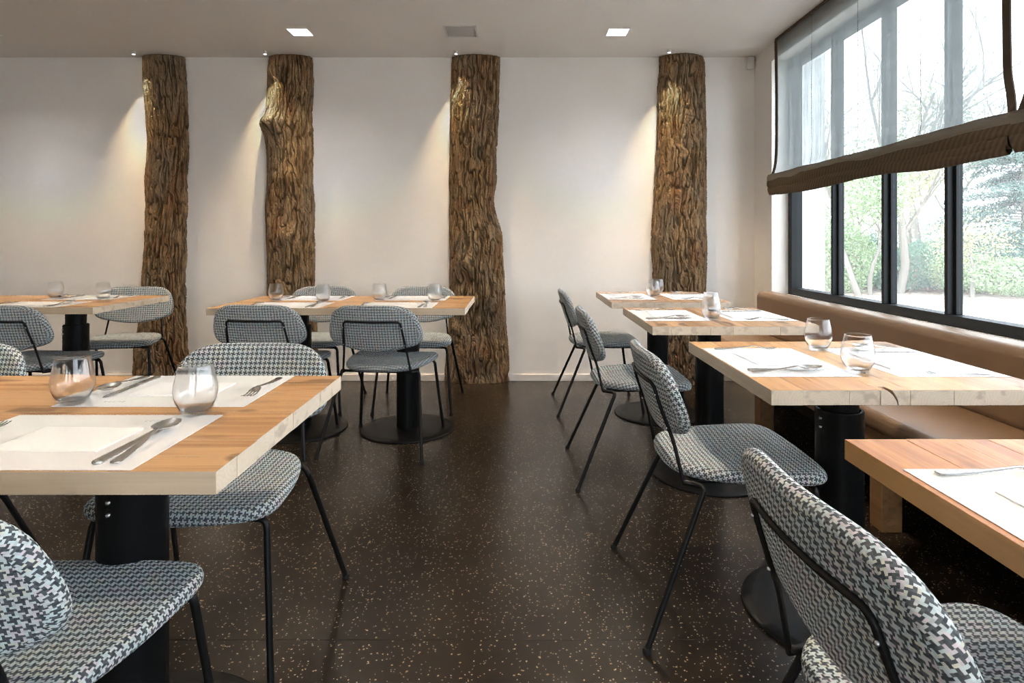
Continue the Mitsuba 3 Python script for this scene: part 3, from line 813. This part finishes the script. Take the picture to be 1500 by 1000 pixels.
# ------------------------------------------------------------------ roman blinds
def blind(y0, y1, label):
    k = numbered('roman_blind')
    X0, zt, zb = 1.855, 2.545, 1.53
    n, m = 90, 60
    yy, zz = np.meshgrid(np.linspace(y0, y1, n), np.linspace(zt, zb, m), indexing='ij')
    t = (yy - y0) / (y1 - y0)
    dn = (zt - zz) / (zt - zb)
    flare = 0.05 * np.clip((dn - 0.78) / 0.22, 0, 1) ** 1.5
    yy2 = yy + np.where(t < 0.5, -1, 1) * flare * np.abs(2 * t - 1) ** 3 * 0.9 - 0.012 * np.sin(dn * 3.1) * np.where(t < 0.5, -1, 1) * np.abs(2 * t - 1) ** 3
    rip = 0.010 * (meshkit.fbm(np.stack([yy * 9, zz * 1.5, 0 * zz], -1), 3, 8) - 0.5) * (0.3 + dn) - 0.03 * np.clip((dn - 0.85) / 0.15, 0, 1) ** 2
    S = np.stack([X0 + rip, yy2, zz], -1)
    part(k, 'sheer_panel', mikit.ply(grid_mesh(S), 'sheer_cloth', True), label='sheer grey woven panel')
    for e, lab in ((0, 1), (n - 1, -1)):
        w = np.linspace(0, 0.036, 3)
        A = np.stack([S[e] + np.array([-0.0015, lab * q, 0]) for q in w], 0)
        part(k, 'edge_tape', mikit.ply(slab(A, A + np.array([-0.005, 0, 0])), 'tape_cloth', 30), label='dark woven edge tape')
    part(k, 'head_rail', mikit.ply(cbox(X0 - 0.006, X0 + 0.02, y0, y1, 2.535, ZC - 0.001, 0.003), 'tape_cloth'), label='dark heading along the ceiling')
    for q in (0.25, 0.5, 0.75):                       # stitched seams with cord rings
        i = int(q * (n - 1))
        part(k, 'seam', mikit.ply(tube(S[i] + np.array([-0.002, 0, 0]), 0.0008, 6), 'tape_cloth', True))
    # gathered folds
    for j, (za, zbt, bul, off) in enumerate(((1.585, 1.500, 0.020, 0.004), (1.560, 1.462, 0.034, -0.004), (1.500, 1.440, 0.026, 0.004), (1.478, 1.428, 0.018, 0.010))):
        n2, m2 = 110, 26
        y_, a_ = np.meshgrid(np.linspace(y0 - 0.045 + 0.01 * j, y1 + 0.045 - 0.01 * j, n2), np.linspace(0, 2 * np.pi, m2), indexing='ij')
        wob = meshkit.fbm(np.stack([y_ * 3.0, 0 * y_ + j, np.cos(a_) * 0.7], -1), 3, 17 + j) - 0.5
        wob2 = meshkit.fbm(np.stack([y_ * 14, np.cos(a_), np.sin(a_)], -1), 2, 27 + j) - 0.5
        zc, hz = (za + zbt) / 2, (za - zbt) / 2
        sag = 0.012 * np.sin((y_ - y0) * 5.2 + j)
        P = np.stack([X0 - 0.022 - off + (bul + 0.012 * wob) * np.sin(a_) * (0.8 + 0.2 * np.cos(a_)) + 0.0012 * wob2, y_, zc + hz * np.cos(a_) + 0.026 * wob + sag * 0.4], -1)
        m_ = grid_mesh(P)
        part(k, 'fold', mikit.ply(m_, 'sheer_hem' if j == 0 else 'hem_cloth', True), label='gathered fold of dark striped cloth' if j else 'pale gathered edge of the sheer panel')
    note(k, label, 'blind', 'sheer roman blinds')


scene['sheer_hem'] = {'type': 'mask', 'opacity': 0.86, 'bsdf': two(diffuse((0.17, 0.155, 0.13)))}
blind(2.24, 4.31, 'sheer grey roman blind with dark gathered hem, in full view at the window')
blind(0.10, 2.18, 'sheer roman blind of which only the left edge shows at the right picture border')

# ------------------------------------------------------------------ outdoors
def ground_tex(p, n, uv):
    a = fbm(p.x * 5, p.y * 5, 0, 4)
    far = smoothstep(10.0, 13.0, p.y * 0.7 + p.x * 0.55)
    leaf = smoothstep(0.45, 0.6, fbm(p.x * 12, p.y * 12, 4, 3))
    sand = mix((0.62, 0.60, 0.56), (0.74, 0.72, 0.68), a)
    lit = mix((0.50, 0.42, 0.36), (0.32, 0.23, 0.18), leaf)
    return mix(sand, lit, far * 0.9)


scene['ground_mat'] = diffuse(proc(ground_tex))
g = trimesh.Trimesh([(2.1, -30, -0.12), (60, -30, -0.12), (60, 70, -0.12), (2.1, 70, -0.12)], [(0, 1, 2), (0, 2, 3)])
struct('ground', g, 'ground_mat', 'pale gravel ground outside with fallen leaves')
g2 = trimesh.Trimesh([(-40, -40, -0.13), (2.1, -40, -0.13), (2.1, -3.75, -0.13), (-40, -3.75, -0.13)], [(0, 1, 2), (0, 2, 3)])
struct('ground__terrace', g2, 'ground_mat', None); labels.pop('ground__terrace', None)
struct('wall_outside', cat_(box(2.10, 2.36, 4.60, 5.4, -0.12, 3.2)), 'render_white', 'white rendered pier outside the window')

scene['leaf_spring'] = two(diffuse((0.33, 0.44, 0.25)))
scene['leaf_yellow'] = two(diffuse((0.50, 0.50, 0.27)))
scene['leaf_green'] = two(diffuse((0.17, 0.30, 0.22)))
scene['needle_blue'] = two(diffuse((0.10, 0.175, 0.145)))
scene['twig'] = diffuse((0.27, 0.25, 0.22))
scene['dry_twig'] = diffuse((0.40, 0.32, 0.25))


def cards(c, nrm, size, r, aspect=0.55):
    """small folded leaf quads at points c with random orientation"""
    n = len(c)
    a = r.normal(size=(n, 3)); a /= np.linalg.norm(a, axis=1, keepdims=True)
    b = np.cross(a, r.normal(size=(n, 3))); b /= np.linalg.norm(b, axis=1, keepdims=True)
    s = size * r.uniform(0.6, 1.3, (n, 1))
    v = np.stack([c - a * s, c + b * s * aspect, c + a * s, c - b * s * aspect], 1).reshape(-1, 3)
    i = np.arange(n) * 4
    return trimesh.Trimesh(v, np.vstack([np.stack([i, i + 1, i + 2], 1), np.stack([i, i + 2, i + 3], 1)]), process=False)


def branches(base, h, r, spread=0.5, levels=3, thick=0.07, lean=(0, 0)):
    out, tips = [], []

    def grow(p, d, L, th, lev):
        pts = [p]; dd = d.copy()
        for _ in range(5):
            dd = dd + r.normal(size=3) * 0.10; dd[2] += 0.04; dd /= np.linalg.norm(dd)
            pts.append(pts[-1] + dd * L / 5)
        pts = np.array(pts)
        out.append(tube(pts, np.linspace(th, th * 0.45, 6), 5 if lev else 7, caps=False))
        tips.extend(pts[2:])
        if lev < levels:
            for _ in range(5 if lev == 0 else 4):
                i = r.randint(2, 6)
                nd = dd + r.normal(size=3) * spread; nd[2] = abs(nd[2]) * 0.8 + 0.15; nd /= np.linalg.norm(nd)
                grow(pts[i], nd, L * r.uniform(0.5, 0.72), th * 0.45, lev + 1)

    d0 = np.array([lean[0], lean[1], 1.0]); d0 /= np.linalg.norm(d0)
    grow(np.array([*base, -0.12]), d0, h * 0.55, thick, 0)
    return cat_(out), np.array(tips)


def at_(pxl, Y): return ((pxl - 757) / 880 * Y, Y)


def leafy(name, pxl, Y, h, mat, nleaf, lsize, seed, label, cat, group, thick=0.05, spread=0.55, lean=(0, 0)):
    r = np.random.RandomState(seed)
    k = numbered(name)
    b, tips = branches(at_(pxl, Y), h, r, spread, 3, thick, lean)
    part(k, 'branches', mikit.ply(b, 'twig', True))
    if nleaf:
        c = tips[r.randint(len(tips), size=nleaf)] + r.normal(size=(nleaf, 3)) * 0.16
        c[:, 2] = np.maximum(c[:, 2], 0.0)
        part(k, 'foliage', mikit.ply(cards(c, None, lsize, r), mat), kind='stuff')
    note(k, label, cat, group)


leafy('spring_tree', 1245, 15.0, 4.2, 'leaf_yellow', 6760, 0.035, 1, 'yellow-green spring tree seen in the second window pane', 'tree', 'trees outside')
leafy('spring_tree', 1275, 13.5, 3.2, 'leaf_spring', 6240, 0.035, 2, 'light green young tree beside the left mullion outside', 'tree', 'trees outside')
leafy('spring_tree', 1330, 17.0, 5.0, 'leaf_spring', 4680, 0.035, 3, 'thin green tree behind the third window pane', 'tree', 'trees outside')
leafy('spring_tree', 1425, 13.0, 1.9, 'leaf_yellow', 2200, 0.029, 4, 'low light green bush tree left of the conifer outside', 'tree', 'trees outside')
leafy('bare_tree', 1318, 14.0, 6.2, 'leaf_spring', 676, 0.029, 11, 'bare forked tree in the third window pane', 'tree', 'trees outside', 0.11, 0.6)
leafy('bare_tree', 1345, 16.5, 7.0, 'leaf_spring', 416, 0.029, 12, 'tall bare tree behind the right mullion', 'tree', 'trees outside', 0.10, 0.6)
leafy('bare_tree', 1258, 13.2, 5.6, 'leaf_yellow', 780, 0.029, 13, 'slanting bare tree in the second window pane', 'tree', 'trees outside', 0.07, 0.5, (-0.25, 0))
leafy('bare_tree', 1375, 18.0, 6.0, 'leaf_spring', 780, 0.029, 14, 'bare tree far behind the shrubs beside the right mullion', 'tree', 'trees outside', 0.08, 0.6)
leafy('bare_tree', 1215, 17.5, 6.5, 'leaf_yellow', 1300, 0.029, 15, 'bare tree far back in the first window panes', 'tree', 'trees outside', 0.08, 0.6)


def shrub(pxl, Y, rx, h, mat, n, lsize, seed, label):
    r = np.random.RandomState(seed)
    x, y = at_(pxl, Y)
    k = numbered('shrub')
    st = []
    for _ in range(14):
        a, q = r.uniform(0, 6.28), r.uniform(0.2, 0.9)
        e = np.array([x + rx * q * math.cos(a), y + 0.6 * rx * q * math.sin(a), h * r.uniform(0.5, 0.95)])
        s0 = np.array([x + 0.2 * rx * math.cos(a), y + 0.2 * rx * math.sin(a), -0.12])
        mid = (s0 + e) / 2 + r.normal(size=3) * 0.08
        st.append(tube(np.array([s0, mid, e]), [0.014, 0.010, 0.004], 5, caps=False))
    part(k, 'stems', mikit.ply(cat_(st), 'dry_twig', True))
    d = r.normal(size=(n, 3)); d /= np.linalg.norm(d, axis=1, keepdims=True)
    rad = r.uniform(0.45, 1.0, (n, 1)) ** 0.5 * (0.75 + 0.5 * meshkit.fbm(d * 2.5 + seed, 3, seed)[:, None])
    c = np.array([x, y, h * 0.42]) + d * rad * np.array([rx, rx * 0.7, h * 0.55])
    c = c[c[:, 2] > -0.1]
    part(k, 'foliage', mikit.ply(cards(c, None, lsize, r), mat), kind='stuff')
    note(k, label, 'shrub', 'shrubs outside')


shrub(1230, 14.2, 0.9, 1.6, 'leaf_spring', 6760, 0.032, 21, 'light green shrub in the second pane, left side')
shrub(1268, 15.5, 1.0, 1.3, 'leaf_green', 6760, 0.032, 22, 'green shrub in the second pane beside the mullion')
shrub(1322, 14.6, 1.0, 0.95, 'leaf_green', 6760, 0.032, 23, 'low green shrub in the third pane, left side')
shrub(1365, 15.0, 1.1, 1.2, 'leaf_green', 6760, 0.032, 24, 'green shrub in the third pane beside the mullion')
shrub(1352, 18.0, 1.9, 1.9, 'leaf_green', 5000, 0.035, 25, 'tall dark shrub far back in the third pane')
shrub(1412, 13.8, 0.8, 0.9, 'leaf_spring', 5200, 0.029, 26, 'low light green shrub at the left of the fourth pane')
shrub(1450, 14.5, 1.1, 1.0, 'leaf_green', 6240, 0.032, 27, 'low green shrub under the conifer')
shrub(1490, 13.0, 1.2, 0.8, 'leaf_spring', 6240, 0.032, 28, 'shrub at the right edge under the conifer')
shrub(1200, 16.0, 1.2, 2.2, 'leaf_spring', 6760, 0.035, 29, 'pale green shrub beside the white pier outside')
shrub(1262, 19.5, 2.2, 2.4, 'leaf_spring', 5000, 0.041, 30, 'large pale shrub far back in the second pane')
shrub(1430, 19.0, 2.4, 1.5, 'leaf_spring', 5000, 0.041, 31, 'large shrub far behind the conifer')

r = np.random.RandomState(77)
k = numbered('conifer')
cx, cy = at_(1500, 15.0)
lims, need = [tube([(cx, cy, -0.12), (cx + 0.05, cy, 1.8), (cx, cy, 4.3)], [0.13, 0.09, 0.02], 8)], []
for i in range(150):
    z = 0.55 + 3.6 * (i / 150) ** 0.9
    L = 2.1 * (1 - (z - 0.4) / 4.2) ** 0.75 + 0.25
    a = r.uniform(0, 6.283)
    p0 = np.array([cx, cy, z]); d = np.array([math.cos(a), math.sin(a), 0.12])
    pts = np.array([p0 + d * L * t + np.array([0, 0, -0.22 * L * t * t]) for t in np.linspace(0, 1, 5)])
    lims.append(tube(pts, np.linspace(0.018, 0.004, 5), 4, caps=False))
    t = r.uniform(0.15, 1.0, 300)
    c = p0 + d * (L * t)[:, None] + np.stack([0 * t, 0 * t, -0.22 * L * t * t], 1) + r.normal(size=(300, 3)) * np.array([0.10, 0.10, 0.05])
    need.append(c)
part(k, 'branches', mikit.ply(cat_(lims), 'twig', True))
part(k, 'foliage', mikit.ply(cards(np.vstack(need), None, 0.060, r, 0.24), 'needle_blue'), kind='stuff')
note(k, 'dark blue-green conifer at the right edge of the window', 'tree')

# mist over the garden
scene['haze'] = {**mikit.ply(box(3.2, 40, -2, 45, -0.1, 14), {'type': 'null'}),
                 'interior': {'type': 'homogeneous', 'sigma_t': 0.007, 'albedo': {'type': 'rgb', 'value': [0.985, 0.99, 0.99]}}}
note('haze', 'pale haze hanging in the garden outside the window', 'haze', kind='stuff')
